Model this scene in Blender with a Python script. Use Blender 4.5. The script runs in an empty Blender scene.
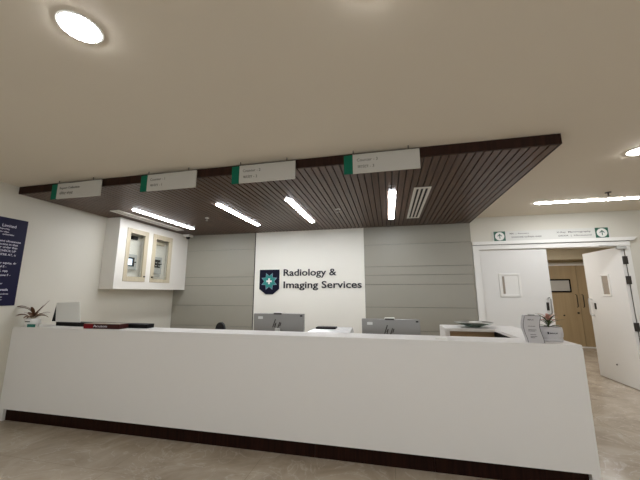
import bpy, bmesh, math, random
from mathutils import Vector, Matrix
random.seed(7)
PI = math.pi
scene = bpy.context.scene
COL = scene.collection

# ------------------------------------------------------------------ materials
def lin(c):
    return tuple(((v / 255) / 12.92 if v / 255 <= 0.04045 else (((v / 255) + 0.055) / 1.055) ** 2.4) for v in c) + (1.0,)

def base_mat(name, rgb, rough=0.5, metal=0.0, spec=0.5):
    m = bpy.data.materials.new(name); m.use_nodes = True
    nt = m.node_tree; b = nt.nodes['Principled BSDF']
    b.inputs['Base Color'].default_value = lin(rgb)
    b.inputs['Roughness'].default_value = rough
    b.inputs['Metallic'].default_value = metal
    b.inputs['Specular IOR Level'].default_value = spec
    return m, nt, b

def mat(name, rgb, rough=0.5, metal=0.0, var=0.03, scale=6.0, bump=0.0, bscale=200.0, spec=0.5):
    """procedural paint: base colour with a faint noise variation and optional bump"""
    m, nt, b = base_mat(name, rgb, rough, metal, spec)
    tc = nt.nodes.new('ShaderNodeTexCoord')
    n = nt.nodes.new('ShaderNodeTexNoise'); n.inputs['Scale'].default_value = scale; n.inputs['Detail'].default_value = 4
    nt.links.new(tc.outputs['Object'], n.inputs['Vector'])
    mx = nt.nodes.new('ShaderNodeMix'); mx.data_type = 'RGBA'
    c = lin(rgb)
    mx.inputs['A'].default_value = tuple(v * (1 - var) for v in c[:3]) + (1,)
    mx.inputs['B'].default_value = tuple(min(1, v * (1 + var)) for v in c[:3]) + (1,)
    nt.links.new(n.outputs['Fac'], mx.inputs['Factor']); nt.links.new(mx.outputs['Result'], b.inputs['Base Color'])
    if bump:
        n2 = nt.nodes.new('ShaderNodeTexNoise'); n2.inputs['Scale'].default_value = bscale
        nt.links.new(tc.outputs['Object'], n2.inputs['Vector'])
        bp = nt.nodes.new('ShaderNodeBump'); bp.inputs['Strength'].default_value = bump; bp.inputs['Distance'].default_value = 0.002
        nt.links.new(n2.outputs['Fac'], bp.inputs['Height']); nt.links.new(bp.outputs['Normal'], b.inputs['Normal'])
    return m

def emit(name, rgb, strength):
    m = bpy.data.materials.new(name); m.use_nodes = True
    nt = m.node_tree; b = nt.nodes['Principled BSDF']
    b.inputs['Base Color'].default_value = (0.8, 0.8, 0.8, 1)
    b.inputs['Emission Color'].default_value = rgb + (1,)
    b.inputs['Emission Strength'].default_value = strength
    return m

def wood(name, dark, light, axis='Y', rough=0.45, scale=3.0, stretch=14.0, spec=0.5):
    m, nt, b = base_mat(name, light, rough, 0, spec)
    tc = nt.nodes.new('ShaderNodeTexCoord'); mp = nt.nodes.new('ShaderNodeMapping')
    s = [stretch, stretch, stretch]; s['XYZ'.index(axis)] = 0.7
    mp.inputs['Scale'].default_value = s
    nt.links.new(tc.outputs['Object'], mp.inputs['Vector'])
    n = nt.nodes.new('ShaderNodeTexNoise'); n.inputs['Scale'].default_value = scale; n.inputs['Detail'].default_value = 7; n.inputs['Distortion'].default_value = 0.6
    nt.links.new(mp.outputs['Vector'], n.inputs['Vector'])
    r = nt.nodes.new('ShaderNodeValToRGB')
    r.color_ramp.elements[0].position = 0.3; r.color_ramp.elements[0].color = lin(dark)
    r.color_ramp.elements[1].position = 0.72; r.color_ramp.elements[1].color = lin(light)
    nt.links.new(n.outputs['Fac'], r.inputs['Fac']); nt.links.new(r.outputs['Color'], b.inputs['Base Color'])
    return m

def marble(name):
    m, nt, b = base_mat(name, (168, 155, 136), 0.22, 0, 0.5)
    tc = nt.nodes.new('ShaderNodeTexCoord')
    n = nt.nodes.new('ShaderNodeTexNoise'); n.inputs['Scale'].default_value = 1.6; n.inputs['Detail'].default_value = 9; n.inputs['Roughness'].default_value = 0.65; n.inputs['Distortion'].default_value = 1.2
    nt.links.new(tc.outputs['Object'], n.inputs['Vector'])
    r = nt.nodes.new('ShaderNodeValToRGB')
    r.color_ramp.elements[0].position = 0.3; r.color_ramp.elements[0].color = lin((146, 132, 114))
    r.color_ramp.elements[1].position = 0.7; r.color_ramp.elements[1].color = lin((190, 178, 160))
    nt.links.new(n.outputs['Fac'], r.inputs['Fac'])
    # thin pale veins
    n2 = nt.nodes.new('ShaderNodeTexNoise'); n2.inputs['Scale'].default_value = 2.3; n2.inputs['Detail'].default_value = 6; n2.inputs['Distortion'].default_value = 2.0
    nt.links.new(tc.outputs['Object'], n2.inputs['Vector'])
    r2 = nt.nodes.new('ShaderNodeValToRGB'); e = r2.color_ramp.elements
    e[0].position = 0.485; e[0].color = (0, 0, 0, 1); e[1].position = 0.5; e[1].color = (1, 1, 1, 1)
    e3 = r2.color_ramp.elements.new(0.515); e3.color = (0, 0, 0, 1)
    nt.links.new(n2.outputs['Fac'], r2.inputs['Fac'])
    mul = nt.nodes.new('ShaderNodeMath'); mul.operation = 'MULTIPLY'; mul.inputs[1].default_value = 0.35
    nt.links.new(r2.outputs['Color'], mul.inputs[0])
    mx = nt.nodes.new('ShaderNodeMix'); mx.data_type = 'RGBA'; mx.inputs['B'].default_value = lin((214, 206, 192))
    nt.links.new(mul.outputs[0], mx.inputs['Factor']); nt.links.new(r.outputs['Color'], mx.inputs['A'])
    # tile joints
    br = nt.nodes.new('ShaderNodeTexBrick'); br.offset = 0.0
    br.inputs['Scale'].default_value = 1.0; br.inputs['Mortar Size'].default_value = 0.0016; br.inputs['Mortar Smooth'].default_value = 0.0
    br.inputs['Brick Width'].default_value = 1.2; br.inputs['Row Height'].default_value = 1.2
    nt.links.new(tc.outputs['Object'], br.inputs['Vector'])
    mx2 = nt.nodes.new('ShaderNodeMix'); mx2.data_type = 'RGBA'; mx2.inputs['B'].default_value = lin((138, 125, 108))
    nt.links.new(br.outputs['Fac'], mx2.inputs['Factor']); nt.links.new(mx.outputs['Result'], mx2.inputs['A'])
    nt.links.new(mx2.outputs['Result'], b.inputs['Base Color'])
    return m

def glass(name, tint=(0.9, 0.95, 0.92), refl=0.12):
    m = bpy.data.materials.new(name); m.use_nodes = True
    nt = m.node_tree; nt.nodes.remove(nt.nodes['Principled BSDF'])
    out = nt.nodes['Material Output']
    t = nt.nodes.new('ShaderNodeBsdfTransparent'); t.inputs['Color'].default_value = tint + (1,)
    g = nt.nodes.new('ShaderNodeBsdfGlossy'); g.inputs['Roughness'].default_value = 0.03
    mx = nt.nodes.new('ShaderNodeMixShader'); mx.inputs['Fac'].default_value = refl
    nt.links.new(t.outputs[0], mx.inputs[1]); nt.links.new(g.outputs[0], mx.inputs[2]); nt.links.new(mx.outputs[0], out.inputs['Surface'])
    return m

M = dict(
    wall=mat('wall_paint', (206, 202, 188), 0.6, var=0.015, scale=1.5, bump=0.05),
    ceil=mat('ceiling_paint', (224, 215, 198), 0.75, var=0.015, scale=1.2),
    white_panel=mat('white_wall_panel', (228, 225, 213), 0.5, var=0.01),
    grey_panel=mat('grey_wall_panel', (148, 144, 131), 0.45, var=0.02),
    dark_gap=mat('dark_gap', (38, 34, 30), 0.8),
    counter=mat('solid_surface_white', (218, 215, 209), 0.38, var=0.01),
    plinth=wood('plinth_wood', (22, 9, 5), (40, 19, 10), 'Z', 0.6, spec=0.08),
    soffit=wood('walnut_slat', (66, 46, 34), (98, 73, 56), 'Y', 0.36, spec=0.28),
    fascia=wood('walnut_fascia', (32, 17, 11), (52, 31, 21), 'Z', 0.5, scale=2.0, spec=0.12),
    floor=marble('beige_marble'),
    door=mat('white_door_laminate', (220, 218, 212), 0.4, var=0.01),
    door_trim=mat('white_door_trim', (226, 224, 217), 0.35, var=0.01),
    tan=wood('tan_door_laminate', (162, 140, 104), (174, 152, 116), 'Z', 0.45, scale=1.0),
    corridor=mat('corridor_paint', (190, 176, 146), 0.6),
    cab=mat('cabinet_white', (222, 218, 208), 0.4, var=0.01),
    beige=wood('beige_frame', (180, 168, 142), (194, 183, 157), 'Z', 0.4, scale=1.0),
    grey_plastic=mat('grey_plastic', (176, 176, 170), 0.4),
    silver=mat('silver_back', (140, 138, 134), 0.4, metal=0.3, var=0.02),
    light_silver=mat('light_silver', (206, 206, 203), 0.35, metal=0.2),
    black=mat('black_plastic', (10, 9, 9), 0.5, spec=0.2),
    metal=mat('brushed_steel', (170, 168, 162), 0.3, metal=0.9),
    dark_metal=mat('dark_metal', (64, 60, 55), 0.4, metal=0.6),
    white=mat('white_plastic', (226, 224, 217), 0.35, var=0.01),
    sign=mat('sign_grey', (178, 174, 164), 0.4, var=0.01),
    sign_light=mat('sign_light', (204, 203, 195), 0.35, var=0.01),
    green=mat('sign_green', (0, 92, 68), 0.5, spec=0.2),
    dgreen=mat('dark_sign_green', (26, 84, 62), 0.4),
    teal=mat('emblem_teal', (34, 130, 122), 0.4),
    lilac=mat('emblem_pale_blue', (118, 142, 158), 0.4),
    navy=mat('navy_enamel', (9, 11, 34), 0.5, spec=0.2),
    poster=mat('poster_navy', (18, 15, 50), 0.5, spec=0.2),
    ink=mat('ink_dark', (26, 27, 34), 0.5),
    ink_grey=mat('ink_grey', (74, 72, 68), 0.5),
    ink_white=mat('ink_white', (226, 224, 236), 0.5),
    wood_in=wood('brown_cabinet_wood', (136, 110, 76), (160, 132, 94), 'X', 0.45),
    red=wood('red_box', (104, 6, 16), (124, 10, 22), 'X', 0.5, spec=0.2),
    maroon=mat('maroon_box', (58, 24, 20), 0.5, spec=0.2),
    taupe=mat('taupe_card', (150, 138, 122), 0.6),
    booth=mat('printed_card_grey', (182, 179, 178), 0.45, var=0.01),
    paper=mat('paper', (224, 223, 215), 0.6, var=0.01),
    teal_card=mat('teal_card', (0, 106, 92), 0.5),
    leaf=mat('green_leaf', (70, 84, 48), 0.5, var=0.3, scale=40),
    pink_leaf=mat('pink_leaf', (190, 146, 130), 0.5, var=0.2, scale=30),
    brown_leaf=mat('brown_leaf', (98, 66, 42), 0.55, var=0.4, scale=40),
    cream_leaf=mat('cream_leaf', (200, 186, 160), 0.55, var=0.15, scale=40),
    soil=mat('soil', (50, 38, 30), 0.9, var=0.3, scale=80),
    chair=mat('black_mesh_fabric', (14, 14, 15), 0.7, bump=0.3),
    clear=glass('clear_glass', (0.99, 1.0, 0.99), 0.06),
    added_front_glass=glass('added_front_glass', (0.97, 0.98, 0.97), 0.04),
    dish=glass('dish_glass', (0.55, 0.66, 0.62), 0.25),
    frost=glass('door_glass', (0.7, 0.7, 0.66), 0.15),
    tube=emit('linear_diffuser', (0.96, 0.985, 1.05), 25.0),
    disc=emit('downlight_diffuser', (0.98, 0.97, 0.99), 36.0),
    screen=emit('lit_screen', (0.45, 0.7, 0.95), 0.9),
)

# ------------------------------------------------------------------ geometry helpers
class MB:
    def __init__(self): self.bm = bmesh.new()
    def _xf(self, verts, mtx):
        if mtx is not None: bmesh.ops.transform(self.bm, matrix=mtx, verts=verts)
    def box(self, x0, x1, y0, y1, z0, z1, bev=0.0, mtx=None):
        r = bmesh.ops.create_cube(self.bm, size=1.0); vs = r['verts']
        for v in vs:
            v.co = Vector((x0 + (v.co.x + .5) * (x1 - x0), y0 + (v.co.y + .5) * (y1 - y0), z0 + (v.co.z + .5) * (z1 - z0)))
        if bev > 0:
            es = list({e for v in vs for e in v.link_edges})
            rr = bmesh.ops.bevel(self.bm, geom=es, offset=bev, segments=2, affect='EDGES', profile=0.5)
            vs = list({v for f in rr['faces'] for v in f.verts} | {v for v in vs if v.is_valid})
        self._xf(vs, mtx)
        return self
    def cyl(self, c, r, h, axis='Z', seg=32, r2=None, mtx=None):
        rr = bmesh.ops.create_cone(self.bm, cap_ends=True, segments=seg, radius1=r, radius2=r if r2 is None else r2, depth=h)
        m = Matrix.Translation(Vector(c))
        if axis == 'X': m = m @ Matrix.Rotation(PI / 2, 4, 'Y')
        if axis == 'Y': m = m @ Matrix.Rotation(-PI / 2, 4, 'X')
        bmesh.ops.transform(self.bm, matrix=m, verts=rr['verts']); self._xf(rr['verts'], mtx)
        return self
    def prism(self, pts, a, b, plane='XZ', mtx=None):
        """polygon pts in a plane extruded between a and b along the third axis"""
        def P(p, t):
            if plane == 'XZ': return Vector((p[0], t, p[1]))
            if plane == 'YZ': return Vector((t, p[0], p[1]))
            return Vector((p[0], p[1], t))
        A = [self.bm.verts.new(P(p, a)) for p in pts]; B = [self.bm.verts.new(P(p, b)) for p in pts]
        n = len(pts)
        self.bm.faces.new(A); self.bm.faces.new(B[::-1])
        for i in range(n): self.bm.faces.new((A[i], B[i], B[(i + 1) % n], A[(i + 1) % n]))
        bmesh.ops.recalc_face_normals(self.bm, faces=self.bm.faces)
        self._xf(A + B, mtx)
        return self
    def tube(self, path, r, seg=10, r1=None):
        pts = [Vector(p) for p in path]; rings = []; n = len(pts)
        up = Vector((0.13, 0.31, 0.94))
        for i, p in enumerate(pts):
            d = (pts[min(i + 1, n - 1)] - pts[max(i - 1, 0)]).normalized()
            u = d.cross(up)
            if u.length < 1e-3: u = d.cross(Vector((1, 0, 0)))
            u.normalize(); w = d.cross(u)
            rad = r if r1 is None else r + (r1 - r) * i / (n - 1)
            rings.append([self.bm.verts.new(p + (u * math.cos(2 * PI * k / seg) + w * math.sin(2 * PI * k / seg)) * rad) for k in range(seg)])
        for a, b in zip(rings, rings[1:]):
            for k in range(seg): self.bm.faces.new((a[k], a[(k + 1) % seg], b[(k + 1) % seg], b[k]))
        self.bm.faces.new(rings[0][::-1]); self.bm.faces.new(rings[-1])
        return self
    def lathe(self, prof, c=(0, 0, 0), seg=32, sx=1, sy=1):
        rings = []
        for r, z in prof:
            rings.append([self.bm.verts.new(Vector((c[0] + r * sx * math.cos(2 * PI * k / seg), c[1] + r * sy * math.sin(2 * PI * k / seg), c[2] + z))) for k in range(seg)])
        for a, b in zip(rings, rings[1:]):
            for k in range(seg): self.bm.faces.new((a[k], a[(k + 1) % seg], b[(k + 1) % seg], b[k]))
        self.bm.faces.new(rings[0][::-1]); self.bm.faces.new(rings[-1])
        return self
    def superpot(self, prof, c, n=4.0, seg=40):
        """lathe with a rounded-square section"""
        rings = []
        for r, ry, z in prof:
            ring = []
            for k in range(seg):
                a = 2 * PI * k / seg; ca, sa = math.cos(a), math.sin(a)
                ring.append(self.bm.verts.new(Vector((c[0] + r * math.copysign(abs(ca) ** (2 / n), ca), c[1] + ry * math.copysign(abs(sa) ** (2 / n), sa), c[2] + z))))
            rings.append(ring)
        for a, b in zip(rings, rings[1:]):
            for k in range(seg): self.bm.faces.new((a[k], a[(k + 1) % seg], b[(k + 1) % seg], b[k]))
        self.bm.faces.new(rings[0][::-1]); self.bm.faces.new(rings[-1])
        return self
    def leaf(self, p0, d, length, width, droop=0.4, n=7, twist=0.0):
        """tapered, folded blade with thickness"""
        d = Vector(d).normalized(); side = d.cross(Vector((0, 0, 1)))
        if side.length < 1e-3: side = Vector((1, 0, 0))
        side.normalize(); p = Vector(p0); rows = []
        for i in range(n + 1):
            t = i / n; w = width * math.sin(PI * min(1, 0.12 + 0.88 * t)) ** 0.8 * 0.5 + 0.0005
            s = (Matrix.Rotation(twist * t, 3, d) @ side)
            up = s.cross(d).normalized()
            rows.append([self.bm.verts.new(p - s * w + up * w * .3), self.bm.verts.new(p - up * .0008), self.bm.verts.new(p + s * w + up * w * .3), self.bm.verts.new(p + up * .0012)])
            p = p + d * (length / n); d = (d + Vector((0, 0, -droop / n))).normalized()
        for a, b in zip(rows, rows[1:]):
            for k in range(4): self.bm.faces.new((a[k], a[(k + 1) % 4], b[(k + 1) % 4], b[k]))
        self.bm.faces.new(rows[0][::-1]); self.bm.faces.new(rows[-1])
        return self
    def build(self, name, m, parent=None, smooth=False, label=None, off=None):
        bmesh.ops.recalc_face_normals(self.bm, faces=self.bm.faces)
        o_off = Vector(off) if off is not None else Vector((0, 0, 0))
        if parent is not None and off is None:
            q = parent; 
            while q is not None: o_off += q.location; q = q.parent
        for v in self.bm.verts: v.co -= o_off
        me = bpy.data.meshes.new(name); self.bm.to_mesh(me); self.bm.free()
        me.materials.append(m)
        if smooth:
            for p in me.polygons: p.use_smooth = True
            try: me.set_sharp_from_angle(angle=math.radians(40))
            except Exception: pass
        o = bpy.data.objects.new(name, me); COL.objects.link(o)
        if parent is not None: o.parent = parent
        elif off is not None: o.location = off
        if label: o['label'] = label
        return o

def thing(name, label, cat, loc=(0, 0, 0), group=None):
    o = bpy.data.objects.new(name, None); COL.objects.link(o); o.location = loc
    o.empty_display_size = 0.1
    o['label'] = label; o['category'] = cat
    if group: o['group'] = group
    return o
def tag(o, label, cat, group=None):
    o['label'] = label; o['category'] = cat
    if group: o['group'] = group
    return o
def struct(o):
    o['kind'] = 'structure'; return o
def dup(root, delta, label):
    """copy a thing, its parts and their sub-parts"""
    def rec(o, par):
        c = o.copy(); COL.objects.link(c)
        c.parent = par
        for ch in list(o.children): rec(ch, c)
        return c
    r = rec(root, None); r.location = Vector(root.location) + Vector(delta); r['label'] = label
    return r

def text(name, body, m, parent, origin, height, width=None, face='-Y', depth=0.002, bold=0.0, align='LEFT', gap=0.5):
    """lettering as a mesh; origin = lower-left of the first capital (lower-right for RIGHT); height = capital height"""
    cu = bpy.data.curves.new(name, 'FONT'); cu.body = body; cu.size = 1.0; cu.extrude = 0.0; cu.offset = bold
    cu.resolution_u = 3
    ob = bpy.data.objects.new(name, cu); COL.objects.link(ob)
    bpy.context.view_layer.update()
    me = bpy.data.meshes.new_from_object(ob.evaluated_get(bpy.context.evaluated_depsgraph_get()))
    bpy.data.objects.remove(ob)
    me.name = name
    xs = [v.co.x for v in me.vertices]; 
    if not xs: return None
    x0, x1 = min(xs), max(xs)
    s = height / 0.73
    sx = s if width is None else width / (x1 - x0)
    if face == '-Y': A = Matrix(((1, 0, 0), (0, 0, -1), (0, 1, 0)))     # local (x, y, n) -> world
    elif face == '+X': A = Matrix(((0, 0, 1), (1, 0, 0), (0, 1, 0)))
    else: A = face
    shift = x0 if align == 'LEFT' else x1
    po = Vector((0, 0, 0)); q = parent
    while q is not None: po += q.location; q = q.parent
    # cut the line into words (or letters when gap = 0) at the clear gaps between its outlines
    bm = bmesh.new(); bm.from_mesh(me); bpy.data.meshes.remove(me)
    seen = set(); isl = []
    for f0 in bm.faces:
        if f0.index in seen: continue
        st = [f0]; seen.add(f0.index); grp = []
        while st:
            f = st.pop(); grp.append(f)
            for e in f.edges:
                for g in e.link_faces:
                    if g.index not in seen: seen.add(g.index); st.append(g)
        xs = [v.co.x for f in grp for v in f.verts]; isl.append([min(xs), max(xs), grp])
    isl.sort(key=lambda t: t[0]); words = []
    for a, b_, grp in isl:
        if words and a < words[-1][1] + (gap if gap else -0.02) * 0.45: words[-1][1] = max(words[-1][1], b_); words[-1][2] += grp
        else: words.append([a, b_, list(grp)])
    for a, b_, grp in words:
        nb_ = bmesh.new(); mp = {}
        for f in grp:
            for v in f.verts:
                if v not in mp: mp[v] = nb_.verts.new(v.co)
        for f in grp:
            try: nb_.faces.new([mp[v] for v in f.verts])
            except ValueError: pass
        r = bmesh.ops.extrude_face_region(nb_, geom=list(nb_.faces))
        for e in r['geom']:
            if isinstance(e, bmesh.types.BMVert): e.co.z += 1.0
        for v in nb_.verts:
            v.co = A @ Vector(((v.co.x - shift) * sx, v.co.y * s, v.co.z * depth)) + Vector(origin) - po
        bmesh.ops.recalc_face_normals(nb_, faces=nb_.faces)
        m2 = bpy.data.meshes.new(name); nb_.to_mesh(m2); nb_.free(); m2.materials.append(m)
        o = bpy.data.objects.new(name, m2); COL.objects.link(o)
        if parent is not None: o.parent = parent
    bm.free()

# ------------------------------------------------------------------ key sizes
XL, YB, ZC, ZS = -4.60, 5.84, 2.845, 2.75
YC = 2.96; CZ = 1.08

# ------------------------------------------------------------------ room shell
struct(MB().box(XL - .15, 8.15, -3.75, 12.0, -0.1, 0.0).build('floor', M['floor']))
struct(MB().box(XL - .15, 8.15, -3.75, YB + .15, ZC, ZC + .1).build('ceiling', M['ceil']))
struct(MB().box(XL - .15, XL, -3.6, YB + .15, 0, ZC).build('wall_left', M['wall']))
struct(MB().box(8.0, 8.15, -3.6, YB + .15, 0, ZC).build('wall_right', M['wall']))
FY = -3.6
fw = MB().box(XL - .15, 8.15, FY - .15, FY, 0, .25).box(XL - .15, 8.15, FY - .15, FY, 2.7, ZC)
for xx in (XL - .15, -.6, 3.4, 7.85): fw.box(xx, xx + .3, FY - .15, FY, .25, 2.7)
struct(fw.build('wall_front', M['wall']))                      # glazed openings added out of view so world light brightens the lobby
for k, (xa, xb) in enumerate(((XL + .15, -.6), (-.3, 3.4), (3.7, 7.85))):  # added windows, never in view, that let the world light in
    wn = MB().box(xa, xb, FY - .08, FY - .04, .25, .31).box(xa, xb, FY - .08, FY - .04, 2.64, 2.7)
    for j in range(4): xj = xa + (xb - xa - .05) * j / 3; wn.box(xj, xj + .05, FY - .08, FY - .04, .31, 2.64)
    wn = struct(wn.build('window_%d' % (k + 1), M['dark_metal']))
    MB().box(xa, xb, FY - .063, FY - .057, .25, 2.7).build('pane', M['added_front_glass'], wn)
OX0, OX1, OZ = 1.61, 3.785, 2.252
wb = MB()
wb.box(XL, OX0, YB, YB + .15, 0, ZC).box(OX1, 8.0, YB, YB + .15, 0, ZC).box(OX0, OX1, YB, YB + .15, OZ, ZC)
struct(wb.build('wall_back', M['wall']))
# corridor beyond the door
c = MB()
c.box(1.0, 1.1, YB + .15, 10.3, 0, 2.6).box(6.9, 7.0, YB + .15, 10.3, 0, 2.6)
struct(c.build('wall_corridor_sides', M['corridor']))
struct(MB().box(1.0, 7.0, YB + .15, 10.4, 2.74, 2.84).build('ceiling_corridor', M['corridor']))
struct(MB().box(1.0, 7.0, 10.25, 10.35, 0, 2.74).build('wall_corridor_end', M['corridor']))
struct(MB().box(1.1, 6.9, 9.75, 10.25, 2.42, 2.74).build('trim_5', M['corridor']))
struct(MB().box(1.1, 6.9, 10.19, 10.25, 2.28, 2.37, .004).build('trim_6', M['door_trim']))

# back wall cladding
def panel(name, x0, x1, zs, m, thick):
    b = MB()
    for z0, z1 in zip(zs, zs[1:]): b.box(x0, x1, YB - thick, YB - .004, z0 + .0025, z1 - .0025, .0015)
    return struct(b.build(name, m))
grooves = [0.0, 0.41, 0.82, 1.235, 1.65, 1.825, 2.405, ZC - .003]
grooves_r = [0.0, 0.41, 0.82, 1.235, 1.65, 1.825, 1.985, 2.405, ZC - .003]
panel('trim_1', XL + .002, -2.712, grooves, M['grey_panel'], .022)
panel('trim_2', -0.43, 1.488, grooves_r, M['grey_panel'], .022)
struct(MB().box(XL + .002, 1.488, YB - .006, YB - .001, 0, ZC - .002).build('trim_3', M['dark_gap']))
struct(MB().box(-2.692, -0.432, YB - .018, YB - .004, 0, ZC - .003, .002).build('trim_4', M['white_panel']))

# door surround
d = MB()
d.box(1.502, OX0, YB - .03, YB, 0, OZ, .004)                        # left casing
d.box(1.502, 3.86, YB - .03, YB, OZ, 2.33, .004)                       # head casing
d.box(OX1, 3.86, YB - .012, YB, 0, 2.28, .003)
struct(d.build('trim_7', M['door_trim']))
d = MB()
d.prism([(1.50, 2.338), (3.90, 2.338), (3.95, 2.395), (1.50, 2.395)], YB - .055, YB - .0)
struct(d.build('trim_8', M['door_trim']))
struct(MB().box(1.505, 3.86, YB - .024, YB, 2.330, 2.338).build('trim_9', M['dark_metal']))

# left leaf, closed
dl = struct(MB().box(1.615, 2.665, YB + .002, YB + .047, 0.008, 2.245, .003).build('door_1', M['door']))
f = MB()
wx0, wx1, wz0, wz1 = 1.885, 2.22, 1.43, 1.83
y0 = YB - .012; t = .035
f.box(wx0, wx0 + t, y0, YB + .004, wz0, wz1, .003).box(wx1 - t, wx1, y0, YB + .004, wz0, wz1, .003)
f.box(wx0 + t, wx1 - t, y0, YB + .004, wz0, wz0 + t, .003).box(wx0 + t, wx1 - t, y0, YB + .004, wz1 - t, wz1, .003)
wf = f.build('window_frame', M['door_trim'], dl)
MB().box(wx0 + t, wx1 - t, YB - .003, YB + .001, wz0 + t, wz1 - t).build('pane', M['door_trim'], wf, label='pale pane of the small door window')
MB().box(wx0 + .05, wx0 + .085, YB - .005, YB - .003, wz0 + .05, wz1 - .05).build('inner_strip', M['taupe'], wf)
hd = MB().tube([(2.60, YB, 1.41), (2.60, YB - .05, 1.42), (2.61, YB - .06, 1.39), (2.61, YB - .06, 1.18), (2.60, YB - .05, 1.15), (2.60, YB, 1.15)], .011)
hd.build('door_handle', M['metal'], dl, True)
MB().box(2.565, 2.60, YB - .012, YB + .003, 1.21, 1.34, .003).build('lock_case', M['dark_metal'], dl)

# right leaf, swung away from us, hinged at x = 3.76
LX = 3.735
dr = struct(MB().box(LX, LX + .045, YB + .012, YB + 1.01, 0.012, 2.245, .003).build('door_2', M['door']))
ya, yb_, za, zb = 6.21, 6.43, 1.44, 1.82
f = MB(); x0, x1 = LX - .012, LX + .002
f.box(x0, x1, ya, ya + .03, za, zb, .003).box(x0, x1, yb_ - .03, yb_, za, zb, .003).box(x0, x1, ya + .03, yb_ - .03, za, za + .03, .003).box(x0, x1, ya + .03, yb_ - .03, zb - .03, zb, .003)
wf = f.build('window_frame', M['door_trim'], dr)
MB().box(LX - .003, LX + .001, ya + .03, yb_ - .03, za + .03, zb - .03).build('pane', M['taupe'], wf, label='dark pane of the narrow door window')
hd = MB().tube([(LX, 6.76, 1.38), (LX - .05, 6.76, 1.39), (LX - .06, 6.75, 1.36), (LX - .06, 6.75, 1.12), (LX - .05, 6.76, 1.09), (LX, 6.76, 1.09)], .011)
hd.build('door_handle', M['light_silver'], dr, True)
MB().box(LX - .012, LX + .003, 6.66, 6.70, 1.20, 1.31, .003).build('lock_case', M['dark_metal'], dr)
MB().cyl((LX - .004, 6.36, .30), .012, .012, 'X', 16).build('door_stop', M['dark_metal'], dr)
for z in (2.02, 1.70, 0.97):
    MB().box(LX + .005, LX + .062, YB - .022, YB + .014, z - .065, z + .065, .004).build('hinge', M['dark_metal'], dr)
MB().box(LX + .046, LX + .051, YB + .004, YB + .012, .02, 2.23).build('gap_seal', M['dark_gap'], dr)
dc = thing('door_closer', 'grey door closer with thin folding arm under the door head', 'door closer', (3.72, YB - .03, 2.25))
MB().box(3.66, 3.79, YB - .05, YB - .005, 2.20, 2.245, .005).build('closer_body', M['grey_plastic'], dc)
MB().tube([(3.70, YB - .035, 2.25), (3.42, YB - .035, 2.268)], .006).build('closer_arm', M['grey_plastic'], dc, True)

# tan doors at the corridor end
td = struct(MB().box(4.25, 5.325, 10.19, 10.235, .01, 2.28, .003).build('door_3', M['tan']))
MB().tube([(5.245, 10.19, 1.45), (5.245, 10.14, 1.43), (5.245, 10.14, 1.11), (5.245, 10.19, 1.09)], .010).build('door_handle', M['dark_metal'], td, True)
MB().cyl((5.25, 10.185, .93), .028, .012, 'Y', 20).build('lock', M['dark_metal'], td)
MB().cyl((4.89, 10.185, .86), .022, .012, 'Y', 20).build('peephole', M['dark_metal'], td)
td = struct(MB().box(5.335, 6.49, 10.19, 10.235, .01, 2.28, .003).build('door_4', M['tan']))
MB().tube([(5.40, 10.19, 1.45), (5.40, 10.14, 1.43), (5.40, 10.14, 1.11), (5.40, 10.19, 1.09)], .010).build('door_handle', M['dark_metal'], td, True)
b = MB().box(1.1, 4.24, 10.23, 10.25, 0, .1).box(6.5, 6.9, 10.23, 10.25, 0, .1)
struct(b.build('baseboard_corridor', M['door_trim']))
struct(MB().box(4.25, 6.49, 10.06, 10.18, 0, .02).build('trim_10', M['door_trim']))
nb = thing('notice_board', 'framed pale notice board on the far tan door', 'notice board', (4.87, 10.18, 1.70))
fb = MB().box(4.52, 5.15, 10.165, 10.189, 1.51, 1.55).box(4.52, 5.15, 10.165, 10.189, 1.85, 1.89).box(4.52, 4.555, 10.165, 10.189, 1.55, 1.85).box(5.115, 5.15, 10.165, 10.189, 1.55, 1.85)
fb.build('frame', M['black'], nb)
MB().box(4.555, 5.115, 10.175, 10.189, 1.55, 1.85).build('notice', M['sign'], nb)
# skirting
struct(MB().box(XL, XL + .012, -3.6, YC - .005, 0, .1).build('baseboard_left', M['wall']))
struct(MB().box(3.87, 8.0, YB - .012, YB, 0, .1).build('baseboard_back', M['wall']))

# ------------------------------------------------------------------ slatted wooden soffit
sf = thing('slatted_soffit', 'dark walnut slatted dropped ceiling panel above the reception counter', 'ceiling panel', (-1.55, 4.3, ZS))
SX0, SX1, SY0 = XL + .003, 1.49, 2.775
b = MB(); pitch = 0.0732; x = SX1 - .02
while x > SX0 + .03:
    a = max(x - pitch + .012, SX0 + .002)
    b.box(a, x, SY0 + .022, YB - .026, ZS, ZS + .018, .0025); x -= pitch
b.build('slat_field', M['soffit'], sf)
MB().box(SX0, SX1 - .02, SY0 + .022, YB - .026, ZS + .019, ZS + .03).build('backing', M['dark_gap'], sf)
f = MB()
f.box(SX0, SX1, SY0, SY0 + .02, ZS, ZC - .001)
f.box(SX1 - .018, SX1, SY0 + .02, YB - .026, ZS, ZC - .001)
f.build('fascia', M['fascia'], sf)

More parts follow.
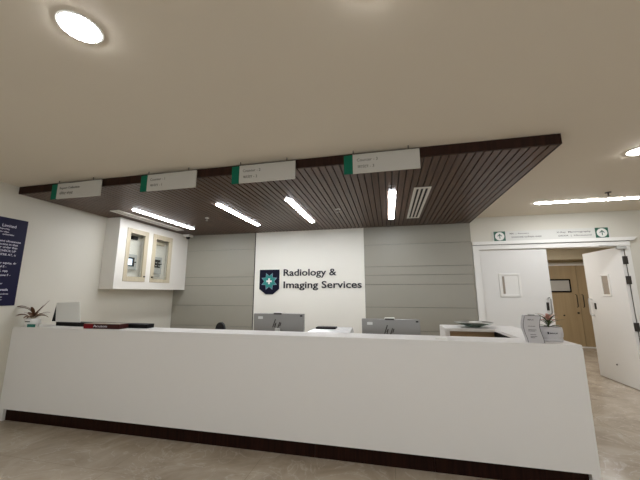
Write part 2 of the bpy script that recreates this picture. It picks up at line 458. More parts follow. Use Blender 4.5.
# linear lights in the soffit
def linear(x, y0, y1, z, label, group, along='Y', xr=None):
    root = thing('linear_light', label, 'ceiling light', (x, (y0 + y1) / 2, z), group)
    w = .042
    def slot(hw, a, b, n=8):
        pts = []
        for k in range(n + 1): t_ = PI * k / n; pts.append((x + hw * math.cos(t_), b - hw + hw * math.sin(t_)))
        for k in range(n + 1): t_ = PI + PI * k / n; pts.append((x + hw * math.cos(t_), a + hw + hw * math.sin(t_)))
        return pts
    P1, P2 = slot(w, y0, y1), slot(w + .006, y0 - .006, y1 + .006)
    if along == 'X':
        P1 = [(p[1], p[0]) for p in P1]; P2 = [(p[1], p[0]) for p in P2]
        root.location = ((y0 + y1) / 2, x, z)
    MB().prism(P1, z - .010, z - .004, 'XY').build('diffuser', M['tube'], root)
    MB().prism(P2, z - .004, z - .0005, 'XY').build('housing', M['white'], root)
    return root
G = 'linear lights in the wooden ceiling panel'
linear(-3.73, 3.69, 5.15, ZS, 'long ceiling light over the wall cabinet, leftmost in the wooden panel', G)
linear(-2.335, 3.72, 5.13, ZS, 'slanting linear light second from the left in the wooden panel', G)
linear(-1.28, 3.70, 5.12, ZS, 'linear light in the wooden panel behind the middle hanging sign', G)
linear(0.092, 3.68, 5.16, ZS, 'upright linear light beside the slotted air vent', G)
linear(5.035, 2.23, 3.60, ZC, 'long linear light in the plain ceiling before the door', 'linear lights in the plain ceiling', 'X')

# slot vents
def vent(x0, x1, y0, y1, n, label):
    r = thing('air_vent', label, 'air vent', ((x0 + x1) / 2, (y0 + y1) / 2, ZS), 'slot air vents')
    b = MB(); zt, zb_ = ZS - .001, ZS - .012
    w = (x1 - x0); bar = w / (2 * n + 1.6); e = bar * 1.3
    b.box(x0, x0 + e, y0, y1, zb_, zt, .002).box(x1 - e, x1, y0, y1, zb_, zt, .002)
    b.box(x0 + e, x1 - e, y0, y0 + .04, zb_, zt, .002).box(x0 + e, x1 - e, y1 - .04, y1, zb_, zt, .002)
    b.build('frame', M['white'], r)
    inner = w - 2 * e; s = inner / (2 * n - 1)
    for k in range(n - 1):
        a = x0 + e + s * (2 * k + 1)
        MB().box(a, a + s, y0 + .04, y1 - .04, zb_ + .002, zt, .001).build('blade', M['white'], r)
    MB().box(x0 + e, x1 - e, y0 + .04, y1 - .04, ZS - .004, ZS - .0015).build('dark_slot', M['black'], r)
vent(.348, .548, 3.63, 5.17, 3, 'white slotted air vent right of the upright linear light')
vent(-4.15, -3.985, 3.68, 5.22, 2, 'narrow white slot vent above the wall cabinet')

# sprinklers
def sprinkler(x, y, z, label):
    r = thing('sprinkler', label, 'sprinkler', (x, y, z), 'ceiling sprinklers')
    MB().cyl((x, y, z - .004), .035, .008).build('escutcheon', M['white'] if z < 2.8 else M['dark_metal'], r, True)
    MB().cyl((x, y, z - .022), .009, .03).cyl((x, y, z - .04), .004, .02).build('stem', M['metal'] if z < 2.8 else M['dark_metal'], r, True)
    MB().cyl((x, y, z - .05), .02, .003).build('deflector', M['metal'] if z < 2.8 else M['dark_metal'], r, True)
sprinkler(-2.958, 4.43, ZS, 'small sprinkler between the two left linear lights')
sprinkler(-0.70, 4.37, ZS, 'small sprinkler left of the upright linear light')
sprinkler(2.964, 4.685, ZC, 'small dark sprinkler in the plain ceiling near the door sign')

# downlights in the plaster ceiling
def downlight(x, y, label, first=[None], r=.097):
    if first[0] is not None:
        return dup(first[0], (x - first[0].location.x, y - first[0].location.y, 0), label)
    root = thing('downlight', label, 'ceiling light', (x, y, ZC), 'round downlights')
    MB().lathe([(r, 0), (r + .004, -.004), (r + .002, -.008), (r - .008, -.009), (r - .008, 0)], (x, y, ZC), 48).build('trim_ring', M['white'], root, True)
    MB().lathe([(r - .008, -.006), (r - .02, -.016), (r * .5, -.021), (.001, -.022)], (x, y, ZC), 48).build('diffuser', M['disc'], root, True)
    first[0] = root
    return root
downlight(-1.495, 1.035, 'bright round ceiling downlight at the upper left')
downlight(2.40, 3.30, 'round ceiling downlight cut by the right edge of the photo')
for (x, y) in ((-.02, 1.10), (-3.0, 1.035), (1.5, 1.035), (3.0, 1.035), (-3.0, -1.2), (-1.5, -1.2), (0, -1.2), (1.5, -1.2), (3.6, -1.2), (3.95, 3.3), (3.9, 1.3), (6.4, 3.3), (5.2, 1.0)):  # all after the first are unseen lights added to brighten the lobby
    downlight(x, y, 'unseen round ceiling downlight brightening the lobby floor')
# unseen corridor lights, added to brighten the open leaf and tan doors
cl = thing('added_corridor_light', 'unseen round downlight added in the corridor ceiling behind the doors', 'ceiling light', (4.6, 8.3, 2.74))
MB().cyl((4.6, 8.3, 2.734), .2, .012, seg=40).build('diffuser', M['disc'], cl)
cl = thing('added_corridor_light', 'unseen round downlight added in the corridor ceiling to light the open leaf', 'ceiling light', (2.6, 6.9, 2.74))
MB().cyl((2.6, 6.9, 2.734), .2, .012, seg=40).build('diffuser', M['disc'], cl)

# hanging signs
def hang_sign(x0, x1, l1, l2, label):
    z0, z1, y = 2.612, 2.800, 2.715
    r = thing('hanging_sign', label, 'sign', ((x0 + x1) / 2, y, z0), 'signs hanging before the wooden panel')
    MB().box(x0 + .085, x1, y - .008, y + .008, z0, z1, .002).build('sign_plate', M['sign'], r)
    MB().box(x0, x0 + .085, y - .008, y + .008, z0, z1, .002).build('green_end', M['green'], r, label='green end strip')
    for k in (.09, .60):
        MB().cyl((x0 + k, y, (z1 + ZC) / 2), .004, ZC - z1, seg=10).build('hanging_rod', M['dark_metal'], r)
    MB().box(x0 + .08, x1, y - .004, y + .004, z1, z1 + .008).build('top_rail', M['metal'], r)
    text('lettering', l1, M['ink_grey'], r, (x0 + .125, y - .008, z0 + .117), .030, None, depth=.0015)
    text('lettering', l2, M['ink_grey'], r, (x0 + .130, y - .008, z0 + .050), .030, None, depth=.0015)
hang_sign(-3.955, -3.225, 'Report Collection', 'रिपोर्ट संग्रह', 'leftmost hanging sign with green end and two longer lines')
hang_sign(-2.675, -1.975, 'Counter - 1', 'काउंटर - 1', 'hanging counter sign second from the left')
hang_sign(-1.552, -0.860, 'Counter - 2', 'काउंटर - 2', 'hanging counter sign third from the left')
hang_sign(-0.372, 0.325, 'Counter - 3', 'काउंटर - 3', 'rightmost and largest looking hanging counter sign')

# ------------------------------------------------------------------ wall emblem and lettering
ZY = YB - .018
em = thing('wall_emblem', 'navy shield emblem with teal star on the white back wall', 'emblem', (-2.37, ZY, 1.46))
MB().prism([(-2.570, 1.963), (-2.148, 1.963), (-2.148, 1.572), (-2.280, 1.468), (-2.430, 1.468), (-2.570, 1.572)], ZY - .02, ZY).build('shield', M['navy'], em)
cx, cz, R1, R0 = -2.359, 1.728, .182, .104
def star(idx, m, name, ro, ri, yy):
    b = MB()
    for k in idx:
        a = math.radians(22.5 + 45 * k)
        h = math.radians(22.5)
        pts = [(cx + ri * .45 * math.cos(a - h), cz + ri * .45 * math.sin(a - h)), (cx + ri * math.cos(a - h), cz + ri * math.sin(a - h)), (cx + ro * math.cos(a), cz + ro * math.sin(a)), (cx + ri * math.cos(a + h), cz + ri * math.sin(a + h)), (cx + ri * .45 * math.cos(a + h), cz + ri * .45 * math.sin(a + h))]
        b.prism(pts, yy - .004, yy)
    return b.build(name, m, em)
star(range(8), M['lilac'], 'star_tips', R1, R0 * 1.04, ZY - .02)
star(range(8), M['teal'], 'star', R1 * .83, R0, ZY - .023)
b = MB(); yy = ZY - .027
b.box(cx - .018, cx + .018, yy - .005, yy, cz - .058, cz + .058).box(cx - .058, cx - .018, yy - .005, yy, cz - .018, cz + .018).box(cx + .018, cx + .058, yy - .005, yy, cz - .018, cz + .018)
b.build('cross', M['white'], em)
for body, org, wd, lab in (('Radiology &', (-2.060, ZY, 1.836), 1.085, 'dark raised upper line of lettering reading Radiology &'),
                          ('Imaging Services', (-2.056, ZY, 1.592), 1.565, 'dark raised lower line of lettering reading Imaging Services')):
    wl = thing('wall_lettering', lab, 'lettering', org, 'lettering on the white back wall')
    text('letter', body, M['ink'], wl, org, .137, wd, depth=.012, bold=.016, gap=0.0)

# ------------------------------------------------------------------ sign over the door
ds = thing('door_sign', 'long pale direction sign with green arrow squares above the double door', 'sign', (2.73, YB - .02, 2.385))
MB().box(1.845, 3.615, YB - .018, YB - .001, 2.395, 2.572, .002).build('sign_plate', M['sign_light'], ds)
for xs in (1.868, 3.408):
    a = MB().box(xs, xs + .185, YB - .021, YB - .018, 2.397, 2.570); g_ = a.build('green_square', M['dgreen'], ds)
    MB().cyl((xs + .0925, YB - .0225, 2.4835), .074, .003, 'Y', 32).build('white_disc', M['white'], g_)
    b = MB(); ax = xs + .0925; yy = YB - .024
    b.box(ax - .006, ax + .006, yy - .002, yy, 2.44, 2.52)
    b.prism([(ax - .038, 2.487), (ax, 2.528), (ax + .038, 2.487), (ax + .03, 2.479), (ax, 2.511), (ax - .03, 2.479)], yy - .002, yy)
    b.build('arrow', M['dgreen'], g_)
text('lettering', 'MRI  |  Recovery', M['ink_grey'], ds, (2.125, YB - .018, 2.512), .026, .30, depth=.001, bold=.006)
text('lettering', 'एमआरआई प्रतीक्षा कक्ष', M['ink_grey'], ds, (2.145, YB - .018, 2.448), .026, .47, depth=.001, bold=.006)
text('lettering', 'X-Ray  Mammography', M['ink_grey'], ds, (3.345, YB - .018, 2.505), .026, .50, depth=.001, bold=.006, align='RIGHT')
text('lettering', 'DEXA  |  Ultrasound', M['ink_grey'], ds, (3.35, YB - .018, 2.444), .026, .48, depth=.001, bold=.006, align='RIGHT')

# ------------------------------------------------------------------ poster on the left wall
po = thing('wall_poster', 'dark navy notice with small white print on the left wall', 'notice', (XL, 2.5, 1.34))
MB().box(XL + .001, XL + .012, 2.08, 2.932, 1.342, 2.421, .002).build('board', M['poster'], po)
for (px, s, e, hh) in ((228.3, 'Limited', 2.81, .036), (231, 'Reporting', 2.745, .018), (234, 'for office', 2.745, .018), (236.5, 'authorities', 2.80, .02),
        (243.3, 'and allowances', 2.885, .026), (246.5, 'section in that', 2.86, .026), (249.5, 'or under that', 2.86, .026), (253, 'or CHECK UP', 2.85, .026), (256.8, 'CENTRE AT, is', 2.855, .026),
        (265, 'for equity, dr', 2.875, .026), (268.7, 'of E -', 2.78, .026), (272.8, 'S, opp', 2.80, .026), (277, 'phone F -', 2.835, .026),
        (285, 'par', 2.77, .02), (291.3, 'Details', 2.835, .028), (295, 'conditions', 2.845, .016), (298, 'par', 2.79, .016), (300.5, 'per', 2.79, .016)):
    z = 2.42 - (px - 219.2) * .01238
    text('lettering', s, M['ink_white'], po, (XL + .012, e, z - .003), hh, None, '+X', depth=.0008, bold=.004, align='RIGHT')

# ------------------------------------------------------------------ wall cabinet
CX = -4.32; CY0, CY1, CZ0, CZ1 = 4.05, YB - .024, 1.56, ZS - .004
cb = thing('wall_cabinet', 'white box cabinet with two beige framed glass doors high on the left wall', 'cabinet', (-4.46, 4.9, CZ0))
b = MB()
W1 = (4.21, 4.685); W2 = (4.80, 5.325); WZ = (1.69, 2.605)
b.box(XL + .002, -4.45, CY0, CY1, CZ0, CZ1)                              # back mass
for (a, e) in ((CY0, W1[0]), (W1[1], W2[0]), (W2[1], CY1)): b.box(-4.45, CX, a, e, CZ0, CZ1)
for w_ in (W1, W2): b.box(-4.45, CX, w_[0], w_[1], CZ0, WZ[0]).box(-4.45, CX, w_[0], w_[1], WZ[1], CZ1)
bmesh.ops.remove_doubles(b.bm, verts=b.bm.verts, dist=1e-4)
b.build('body', M['cab'], cb)
for (w_, inn, kn) in ((W1, (4.285, 4.605, 1.775, 2.525), 4.652), (W2, (4.885, 5.235, 1.755, 2.515), 4.838)):
    f = MB(); xa, xb = CX - .02, CX + .008
    f.box(xa, xb, w_[0], inn[0], WZ[0], WZ[1], .003).box(xa, xb, inn[1], w_[1], WZ[0], WZ[1], .003)
    f.box(xa, xb, inn[0], inn[1], WZ[0], inn[2], .003).box(xa, xb, inn[0], inn[1], inn[3], WZ[1], .003)
    dd = f.build('door', M['beige'], cb, label='beige framed glazed door')
    MB().box(CX - .012, CX - .008, inn[0], inn[1], inn[2], inn[3]).build('pane', M['clear'], dd)
    MB().cyl((CX + .018, kn, 1.785), .012, .02, 'X', 20).build('knob', M['dark_metal'], dd, True)
# control units inside
def unit(y0, y1, z0, z1, sc, m_s, label, top):
    r = thing('control_panel', label, 'control panel', (-4.44, (y0 + y1) / 2, z0), 'control panels inside the wall cabinet')
    MB().box(-4.449, -4.405, y0, y1, z0, z1, .006).build('casing', M['grey_plastic'], r)
    s = MB().box(-4.405, -4.398, sc[0], sc[1], sc[2], sc[3], .002).build('bezel', M['black'], r)
    if m_s: MB().box(-4.398, -4.396, sc[0] + .012, sc[0] + (sc[1] - sc[0]) * .66, sc[2] + .022, sc[3] - .03).build('screen', m_s, s)
    else:
        for i in range(2):
            for j in range(2):
                MB().box(-4.398, -4.395, sc[0] + .05 + .08 * i, sc[0] + .09 + .08 * i, sc[2] + .03 + .06 * j, sc[2] + .045 + .06 * j).build('display_digit', M['grey_plastic'], s)
    MB().cyl((-4.394, sc[1] + .018, (sc[2] + sc[3]) / 2), .010, .02, 'X', 12).build('dial', M['black'], r)
    t_ = MB().box(-4.449, -4.41, *top[:4], .004).build('cable_cover', M[top[4]], r)
unit(4.33, 4.56, 1.90, 2.17, (4.345, 4.50, 1.955, 2.115), M['screen'], 'grey control unit with lit blue screen behind the left cabinet door', (4.42, 4.54, 2.44, 2.50, 'black'))
unit(4.93, 5.18, 1.86, 2.19, (4.95, 5.13, 1.98, 2.135), None, 'grey control unit with dark display behind the right cabinet door', (4.98, 5.22, 2.43, 2.49, 'beige'))
b = MB().box(-4.449, -4.42, 4.95, 5.17, 1.80, 1.845, .003); tag(b.build('label_holder', M['grey_plastic']), 'grey strip under the dark control unit in the right cabinet door', 'label holder')
# camera above the cabinet
sc_ = thing('security_camera', 'small white security camera at the ceiling corner beside the cabinet', 'camera', (-4.22, 5.68, 2.70))
MB().box(-4.30, -4.15, 5.60, 5.76, 2.695, ZS - .001, .01).build('housing', M['white'], sc_)
MB().lathe([(.045, 0), (.042, -.02), (.028, -.038), (.004, -.044)], (-4.225, 5.68, 2.695), 24).build('lens_dome', M['black'], sc_, True)

# ------------------------------------------------------------------ reception counter
rc = thing('reception_counter', 'long white U shaped reception counter on a dark wooden plinth', 'reception counter', (-1.55, YC, 0))
XE = 1.52
b = MB(); b.box(XL + .002, XE, YC, YC + .05, .135, CZ - .03).box(XL + .002, -4.54, YC + .01, YC + .3, 0, .135)
b.box(1.46, XE, YC, YC + .3, 0, .135)
b.build('front_panel', M['counter'], rc)
TD = 3.29
b = MB()
b.prism([(XL + .002, YC), (XE, YC), (XE, 4.42), (.65, 4.42), (.65, 4.0), (1.19, 4.0), (1.19, TD), (XL + .002, TD)], CZ - .03, CZ, 'XY')
geo = [e for e in b.bm.edges if len(e.link_faces) == 2 and e.calc_face_angle(0) > .5]
bmesh.ops.bevel(b.bm, geom=geo, offset=.004, segments=2, affect='EDGES')
b.build('countertop', M['counter'], rc)
pl = MB()
xs = [-4.54, -3.15, -1.93, -0.72, 0.33, 1.46]
for a, e in zip(xs, xs[1:]): pl.box(a + .0015, e - .0015, YC + .04, YC + .06, 0, .15)
pl.build('plinth', M['plinth'], rc)
b = MB()
b.box(XL + .002, 1.44, TD - .04, TD - .01, .02, CZ - .03)                    # inner riser
b.box(1.475, XE, YC + .05, 4.42, 0, CZ - .03)                              # return outer side
b.box(.65, .70, 4.0, 4.42, 0, CZ - .03).box(.70, 1.19, 4.0, 4.03, CZ - .034, CZ - .03)                                   # end leg
b.build('side_panel', M['counter'], rc)
MB().box(.70, 1.455, 4.05, 4.40, .02, CZ - .032).build('cabinet_front', M['wood_in'], rc, label='brown wooden cabinet front under the arm')
MB().box(1.197, 1.455, TD + .01, 4.045, .02, CZ - .032).build('return_cabinet', M['black'], rc, label='black inner side of the return')
dk = thing('desk', 'brown work desk hidden behind the tall counter front', 'desk', (-1.7, 3.65, 0))
MB().box(XL + .02, 1.18, TD + .005, 3.95, .72, .75, .003).build('desk_top', M['wood_in'], dk)
for xx in (-4.5, -3.0, -1.93, -.7, .25, 1.1): MB().box(xx, xx + .03, 3.31, 3.92, 0.001, .719).build('desk_support', M['wood_in'], dk)

# ------------------------------------------------------------------ things behind the counter
def monitor(x0, x1, y, z1, rz, label):
    cxm = (x0 + x1) / 2; r = thing('computer_monitor', label, 'monitor', (cxm, y, .75), 'monitors behind the counter')
    w = (x1 - x0) / 2; z0 = z1 - .38
    MB().box(cxm - w, cxm + w, y, y + .03, z0, z1, .006).build('screen_panel', M['silver'], r)
    MB().box(cxm - w, cxm + w, y + .03, y + .036, z0, z1, .002).build('screen', M['black'], r)
    MB().box(cxm - .03, cxm + .03, y - .035, y - .001, .77, z1 - .165, .008).build('stand_neck', M['light_silver'], r)
    MB().box(cxm - .14, cxm + .14, y - .10, y + .12, .75, .765, .005).build('stand_base', M['light_silver'], r)
    MB().box(cxm - w + .06, cxm - w + .12, y - .002, y, z1 - .065, z1 - .035).build('sticker', M['light_silver'], r)
    MB().box(cxm + w - .045, cxm + w - .018, y - .003, y, z1 - .03, z1 - .015).build('badge', M['black'], r)
    # round maker's mark of slanted strokes, as on the photo
    lg = MB(); lz = z1 - .125; lx = cxm - .012
    def st(xa, za, xb, zb_, wd=.006): lg.prism([(lx + xa - wd, lz + za), (lx + xa + wd, lz + za), (lx + xb + wd, lz + zb_), (lx + xb - wd, lz + zb_)], y - .003, y)
    st(-.055, -.035, -.022, .060); st(-.030, -.012, -.014, .018); st(-.030, -.035, -.016, .012); st(.0, -.065, .034, .028)
    st(.034, -.02, .048, .022); st(.012, -.035, .036, -.035, .004)
    lg.build('maker_mark', M['dark_metal'], r)
    r.rotation_euler = (0, 0, rz)
    return r
monitor(-1.62, -0.985, 3.52, 1.252, 0, 'silver monitor back under the shield emblem')
monitor(-0.31, 0.325, 3.56, 1.208, 0, 'silver monitor back in front of the right grey panel')
for (x, y, z, l) in ((-1.31, 3.52, 1.252, 'tiny webcam clipped on top of the left monitor'), (0.0, 3.56, 1.208, 'tiny webcam clipped on top of the right monitor')):
    w = thing('webcam', l, 'webcam', (x, y, z), 'webcams on the monitors')
    MB().box(x - .055, x + .055, y - .003, y + .033, z + .001, z + .016, .004).build('body', M['white'], w)
    MB().box(x - .05, x + .05, y - .006, y - .003, z - .010, z + .008).build('clip', M['dark_metal'], w)

pr = thing('printer', 'white flat printer behind the counter with a dark paper slot', 'printer', (-.70, 3.62, .75))
b = MB()
b.prism([(-.985, .75), (-.43, .75), (-.43, 1.03), (-.985, 1.03)], 3.45, 3.80)
b.build('body', M['white'], pr)
b = MB()
A_ = [(-.985, 3.45, 1.03), (-.43, 3.45, 1.03), (-.43, 3.80, 1.03), (-.985, 3.80, 1.03)]
B_ = [(-.89, 3.56, 1.075), (-.44, 3.56, 1.075), (-.44, 3.78, 1.085), (-.86, 3.78, 1.085)]
va = [b.bm.verts.new(p) for p in A_]; vb = [b.bm.verts.new(p) for p in B_]
b.bm.faces.new(va[::-1]); b.bm.faces.new(vb)
for i in range(4): b.bm.faces.new((va[i], va[(i + 1) % 4], vb[(i + 1) % 4], vb[i]))
b.build('lid', M['light_silver'], pr)
MB().box(-.86, -.62, 3.60, 3.72, 1.079, 1.098, .003).build('paper_slot', M['black'], pr)

oc = thing('office_chair', 'black office chair whose rounded top peeks over the counter', 'chair', (-2.44, 4.25, 0))
b = MB(); n = 10
pts = [(-.075, .60), (-.075, .60)]
prof = []
for k in range(25):
    a = PI * k / 24; prof.append((-2.46 + .07 * math.cos(a) * (1), .96 + .105 * math.sin(a) ** .9))
b.prism([(-2.39, .96)] + prof[1:-1] + [(-2.53, .96), (-2.56, .84), (-2.34, .84)], 4.18, 4.23)
b.build('headrest', M['chair'], oc, True)
MB().box(-2.68, -2.22, 4.19, 4.24, .52, .86, .02).build('backrest', M['chair'], oc, True)
MB().box(-2.69, -2.21, 4.22, 4.68, .42, .50, .025).build('seat', M['chair'], oc, True)
MB().cyl((-2.45, 4.45, .27), .03, .30).build('gas_lift', M['dark_metal'], oc, True)
for k in range(5):
    a = 2 * PI * k / 5 + .3; ex, ey = -2.45 + .28 * math.cos(a), 4.45 + .28 * math.sin(a)
    lg = MB().tube([(-2.45, 4.45, .13), (ex, ey, .09)], .022, 8).build('leg', M['black'], oc, True)
    MB().cyl((ex, ey, .03), .03, .04, 'X', 16).build('castor', M['black'], lg, True)

# ------------------------------------------------------------------ things on the counter, left end
Z0 = CZ
pp = thing('potted_plant', 'white pot of brown curling dried leaves at the left counter end', 'potted plant', (-4.30, 3.06, Z0))
px_, py_ = -4.435, 3.06
MB().lathe([(.058, 0), (.072, .012), (.082, .05), (.078, .09), (.072, .098), (.066, .098), (.066, .08), (.002, .078)], (px_, py_, Z0), 32).build('pot', M['white'], pp, True)
MB().box(px_ - .005, px_ + .065, py_ - .083, py_ - .075, Z0 + .058, Z0 + .070).build('pot_print', M['ink_grey'], pp)
b = MB()
for k in range(13):
    a = 2 * PI * k / 13 + random.uniform(-.2, .2)
    b.leaf((px_ + .02 * math.cos(a), py_ + .02 * math.sin(a), Z0 + .10), (math.cos(a), math.sin(a), random.uniform(.8, 1.6)), random.uniform(.12, .18), .030, random.uniform(.9, 1.9), 8, random.uniform(-1, 1))
b.leaf((px_, py_, Z0 + .13), (1, -.1, .72), .33, .034, -.05, 9, 1.0)
b.leaf((px_, py_, Z0 + .13), (.9, -.2, .50), .24, .034, -.3, 9, 1.0)
b.leaf((px_, py_, Z0 + .14), (-.6, -.3, 1.3), .30, .040, 2.3, 9, .6)
b.leaf((px_, py_, Z0 + .14), (-.5, -.4, 1.1), .20, .040, 1.6, 9, .6)
b.leaf((px_, py_, Z0 + .13), (.4, -.5, 1.2), .18, .034, 1.2, 9, 1.0)
b.build('foliage', M['brown_leaf'], pp, True)
b = MB()
for k in range(9):
    a = 2 * PI * k / 9 + .35
    b.leaf((px_ + .015 * math.cos(a), py_ + .015 * math.sin(a), Z0 + .09), (math.cos(a), math.sin(a), random.uniform(.9, 1.6)), random.uniform(.08, .13), .022, 1.2, 8, random.uniform(-1, 1))
b.build('pale_foliage', M['cream_leaf'], pp, True)
MB().tube([(px_, py_, Z0 + .07), (px_ + .01, py_, Z0 + .15)], .008, 8).build('stem', M['brown_leaf'], pp, True)
tc_ = tag(MB().box(-4.385, -4.262, YC + .010, YC + .018, Z0 + .0005, Z0 + .036, .001).build('name_card', M['teal_card']), 'small teal card standing before the dried plant', 'card')
pg_ = MB().prism([(-4.215, 2.975), (-3.98, 2.975), (-3.93, 3.12), (-4.18, 3.13)], Z0 + .0005, Z0 + .007, 'XY').build('leaflet', M['paper'])
tag(pg_, 'flat white leaflet lying right of the teal card', 'leaflet')
bt = thing('black_tray', 'long flat black tray lying along the back of the counter', 'tray', (-3.51, 3.24, Z0))
b = MB().box(-4.20, -2.82, 3.17, 3.28, Z0 + .0005, Z0 + .012).box(-4.20, -2.82, 3.17, 3.178, Z0 + .012, Z0 + .048).box(-4.20, -2.82, 3.272, 3.28, Z0 + .012, Z0 + .048)
b.box(-4.20, -4.192, 3.178, 3.272, Z0 + .012, Z0 + .048).box(-2.828, -2.82, 3.178, 3.272, Z0 + .012, Z0 + .048)
b.build('tray_body', M['black'], bt)
MB().box(-4.19, -2.83, 3.18, 3.27, Z0 + .040, Z0 + .046).build('lid', M['black'], bt)
# leaning white display card
dcard = thing('display_stand', 'white blank display card leaning back on the black tray', 'display stand', (-3.95, 3.22, Z0 + .05))
zt = Z0 + .0485
b = MB(); 
q = [(-4.235, 3.185, zt), (-3.835, 3.185, zt), (-3.935, 3.225, zt + .250), (-4.315, 3.225, zt + .240)]
v = [b.bm.verts.new(p) for p in q] + [b.bm.verts.new((p[0], p[1] + .005, p[2])) for p in q]
b.bm.faces.new(v[:4]); b.bm.faces.new(v[4:][::-1])
for i in range(4): b.bm.faces.new((v[i], v[4 + i], v[4 + (i + 1) % 4], v[(i + 1) % 4]))
b.build('card', M['paper'], dcard)
b = MB(); b.prism([(-4.36, zt), (-4.22, zt), (-4.318, zt + .225)], 3.232, 3.262, 'XZ'); b.build('side_support', M['black'], dcard)
# red box
rb = thing('flat_box', 'flat red and maroon box with white script on the counter', 'box', (-3.4, 3.08, Z0))
mt = Matrix.Translation((-3.32, 3.09, Z0)) @ Matrix.Rotation(math.radians(2.5), 4, 'Z')
MB().box(-.25, -.12, -.07, .07, .0005, .055, .002, mt).build('red_half', M['red'], rb)
MB().box(-.12, .24, -.07, .07, .0005, .055, .002, mt).build('maroon_half', M['maroon'], rb)
MB().box(-.248, .238, -.067, .067, .055, .058, 0, mt).build('lid', M['taupe'], rb)
A = mt.to_3x3() @ Matrix(((1, 0, 0), (0, 0, -1), (0, 1, 0)))
text('lettering', 'Acuson', M['ink_white'], rb, tuple(mt @ Vector((-.115, -.07, .018))), .028, .19, A, depth=.001)

# ------------------------------------------------------------------ things on the counter, right end
bh = thing('leaflet_holder', 'grey white printed leaflet box with wavy side on the right counter end', 'leaflet box', (1.20, 3.10, Z0))
mt = Matrix.Translation((1.202, 3.035, Z0)) @ Matrix.Rotation(math.radians(-8), 4, 'Z')
fr = []
for k in range(13):
    t_ = k / 12; fr.append((-.060 - .012 * math.sin(PI * (t_ * 1.6 - .45)), .225 * t_))
bk = [(p[0] + .118, p[1]) for p in fr][::-1]
MB().prism(fr + bk, -.035, .055, 'XZ', mt).build('box_body', M['booth'], bh)
out = [(p[0] - .003, p[1] + .001) for p in fr] + [(p[0] + .003, p[1] + .001) for p in bk]
b = MB()
path = [mt @ Vector((p[0], -.036, max(p[1], .003))) for p in fr + bk]; b.tube(path, .0022, 6)
b.build('edge_line', M['ink_grey'], bh)
b = MB().cyl((.005, .01, .230), .026, .012, mtx=mt); b.build('cap', M['metal'], bh, True)
A = mt.to_3x3() @ Matrix(((1, 0, 0), (0, 0, -1), (0, 1, 0)))
text('lettering', 'MAX', M['ink_grey'], bh, tuple(mt @ Vector((-.035, -.0355, .185))), .012, .045, A, depth=.0006, bold=.01)
for zz, ww in ((.135, .055), (.105, .06), (.095, .05), (.065, .055), (.05, .06), (.04, .045)):
    MB().box(-.04 + (.04 if zz < .07 else 0) * .3, -.04 + ww, -.0362, -.0352, zz, zz + .004, 0, mt).build('print_line', M['ink_grey'], bh)
pt = thing('planter', 'white rounded square planter with a small pink leaved plant', 'potted plant', (1.345, 3.08, Z0))
cxp, cyp = 1.382, 3.155
MB().superpot([(.080, .06, 0), (.086, .066, .004), (.086, .066, .028), (.080, .060, .031), (.080, .060, .035), (.086, .069, .038), (.089, .073, .07), (.087, .071, .112), (.082, .066, .122), (.074, .058, .122), (.072, .056, .105), (.002, .002, .105)], (cxp, cyp, Z0)).build('pot', M['booth'], pt, True)
MB().superpot([(.075, .055, 0), (.075, .055, .006), (.002, .002, .008)], (cxp, cyp, Z0 + .105)).build('soil', M['soil'], pt, True)
text('lettering', 'MAX', M['ink'], pt, (cxp - .030, cyp - .0755, Z0 + .068), .012, .062, depth=.0008, bold=.01)
MB().box(cxp - .048, cxp - .038, cyp - .0762, cyp - .073, Z0 + .066, Z0 + .084).build('small_emblem', M['navy'], pt)
b = MB()
for k in range(14):
    a = 2 * PI * k / 14; e = .5 + (k % 3) * .45
    b.leaf((cxp + .01 * math.cos(a), cyp + .01 * math.sin(a), Z0 + .12 + (k % 3) * .02), (math.cos(a), math.sin(a), e), .10 + .02 * (k % 2), .016, .9, 6)
b.build('foliage', M['leaf'], pt, True)
b = MB()
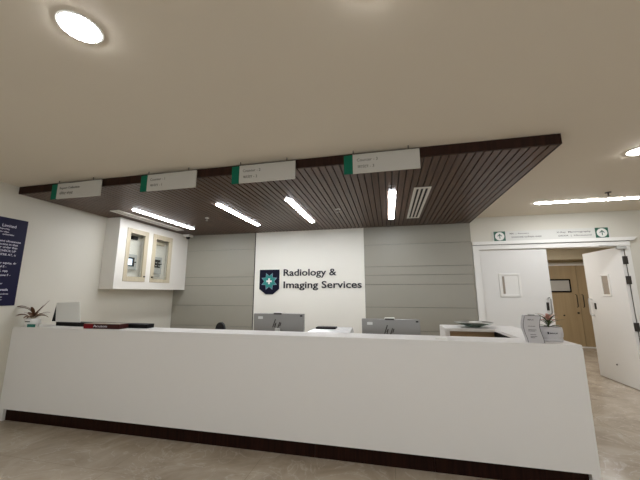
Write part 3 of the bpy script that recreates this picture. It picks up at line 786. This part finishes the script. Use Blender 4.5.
for k in range(12):
    a = 2 * PI * k / 12 + .2
    b.leaf((cxp, cyp, Z0 + .175 + .008 * (k % 3)), (math.cos(a), math.sin(a), .35 + .4 * (k % 3)), .085, .026, .9, 6)
b.build('pink_rosette', M['pink_leaf'], pt, True)
MB().tube([(cxp, cyp, Z0 + .10), (cxp, cyp, Z0 + .185)], .006, 8).build('stem', M['leaf'], pt, True)
# glass dish on the counter arm
gd = thing('glass_dish', 'shallow wide glass dish on the short arm of the counter', 'dish', (1.03, 4.16, Z0))
MB().lathe([(.06, 0), (.07, .006), (.12, .022), (.215, .052), (.218, .056), (.213, .058), (.115, .030), (.06, .014), (.002, .012)], (1.02, 4.19, Z0), 40, 1, .8).build('bowl', M['dish'], gd, True)
MB().lathe([(.216, .054), (.222, .058), (.216, .062), (.210, .058)], (1.02, 4.19, Z0), 40, 1, .8).build('rim', M['metal'], gd, True)
nk = tag(MB().prism([(.95, 4.10), (1.09, 4.08), (1.12, 4.22), (.98, 4.25)], Z0 + .060, Z0 + .066, 'XY').build('folded_napkin', M['paper']), 'folded white paper lying in the glass dish', 'paper')
cn = tag(MB().prism([(.40, 3.03), (.50, 3.03), (.52, 3.13), (.43, 3.14)], Z0 + .0005, Z0 + .010, 'XY').build('note_pad', M['paper']), 'small white note pad on the counter right of the right monitor', 'note pad')

# ------------------------------------------------------------------ world, camera, view
w = bpy.data.worlds.new('world'); scene.world = w; w.use_nodes = True
w.node_tree.nodes['Background'].inputs['Color'].default_value = (0.96, 1.0, 1.09, 1)
w.node_tree.nodes['Background'].inputs['Strength'].default_value = 1.0
cam = bpy.data.cameras.new('camera'); co = bpy.data.objects.new('camera', cam); COL.objects.link(co)
cam.sensor_width = 36.0; cam.lens = 301.15 / 640 * 36; cam.clip_start = .01
co.location = (0, 0, 1.5); co.rotation_euler = (math.radians(90 + 9.922), 0, math.radians(12.636))
scene.camera = co
scene.view_settings.view_transform = 'Standard'; scene.view_settings.look = 'None'
scene.view_settings.gamma = 1.0; scene.view_settings.use_curve_mapping = False
scene.view_settings.exposure = 1.0
scene.cycles.max_bounces = 10; scene.cycles.diffuse_bounces = 6
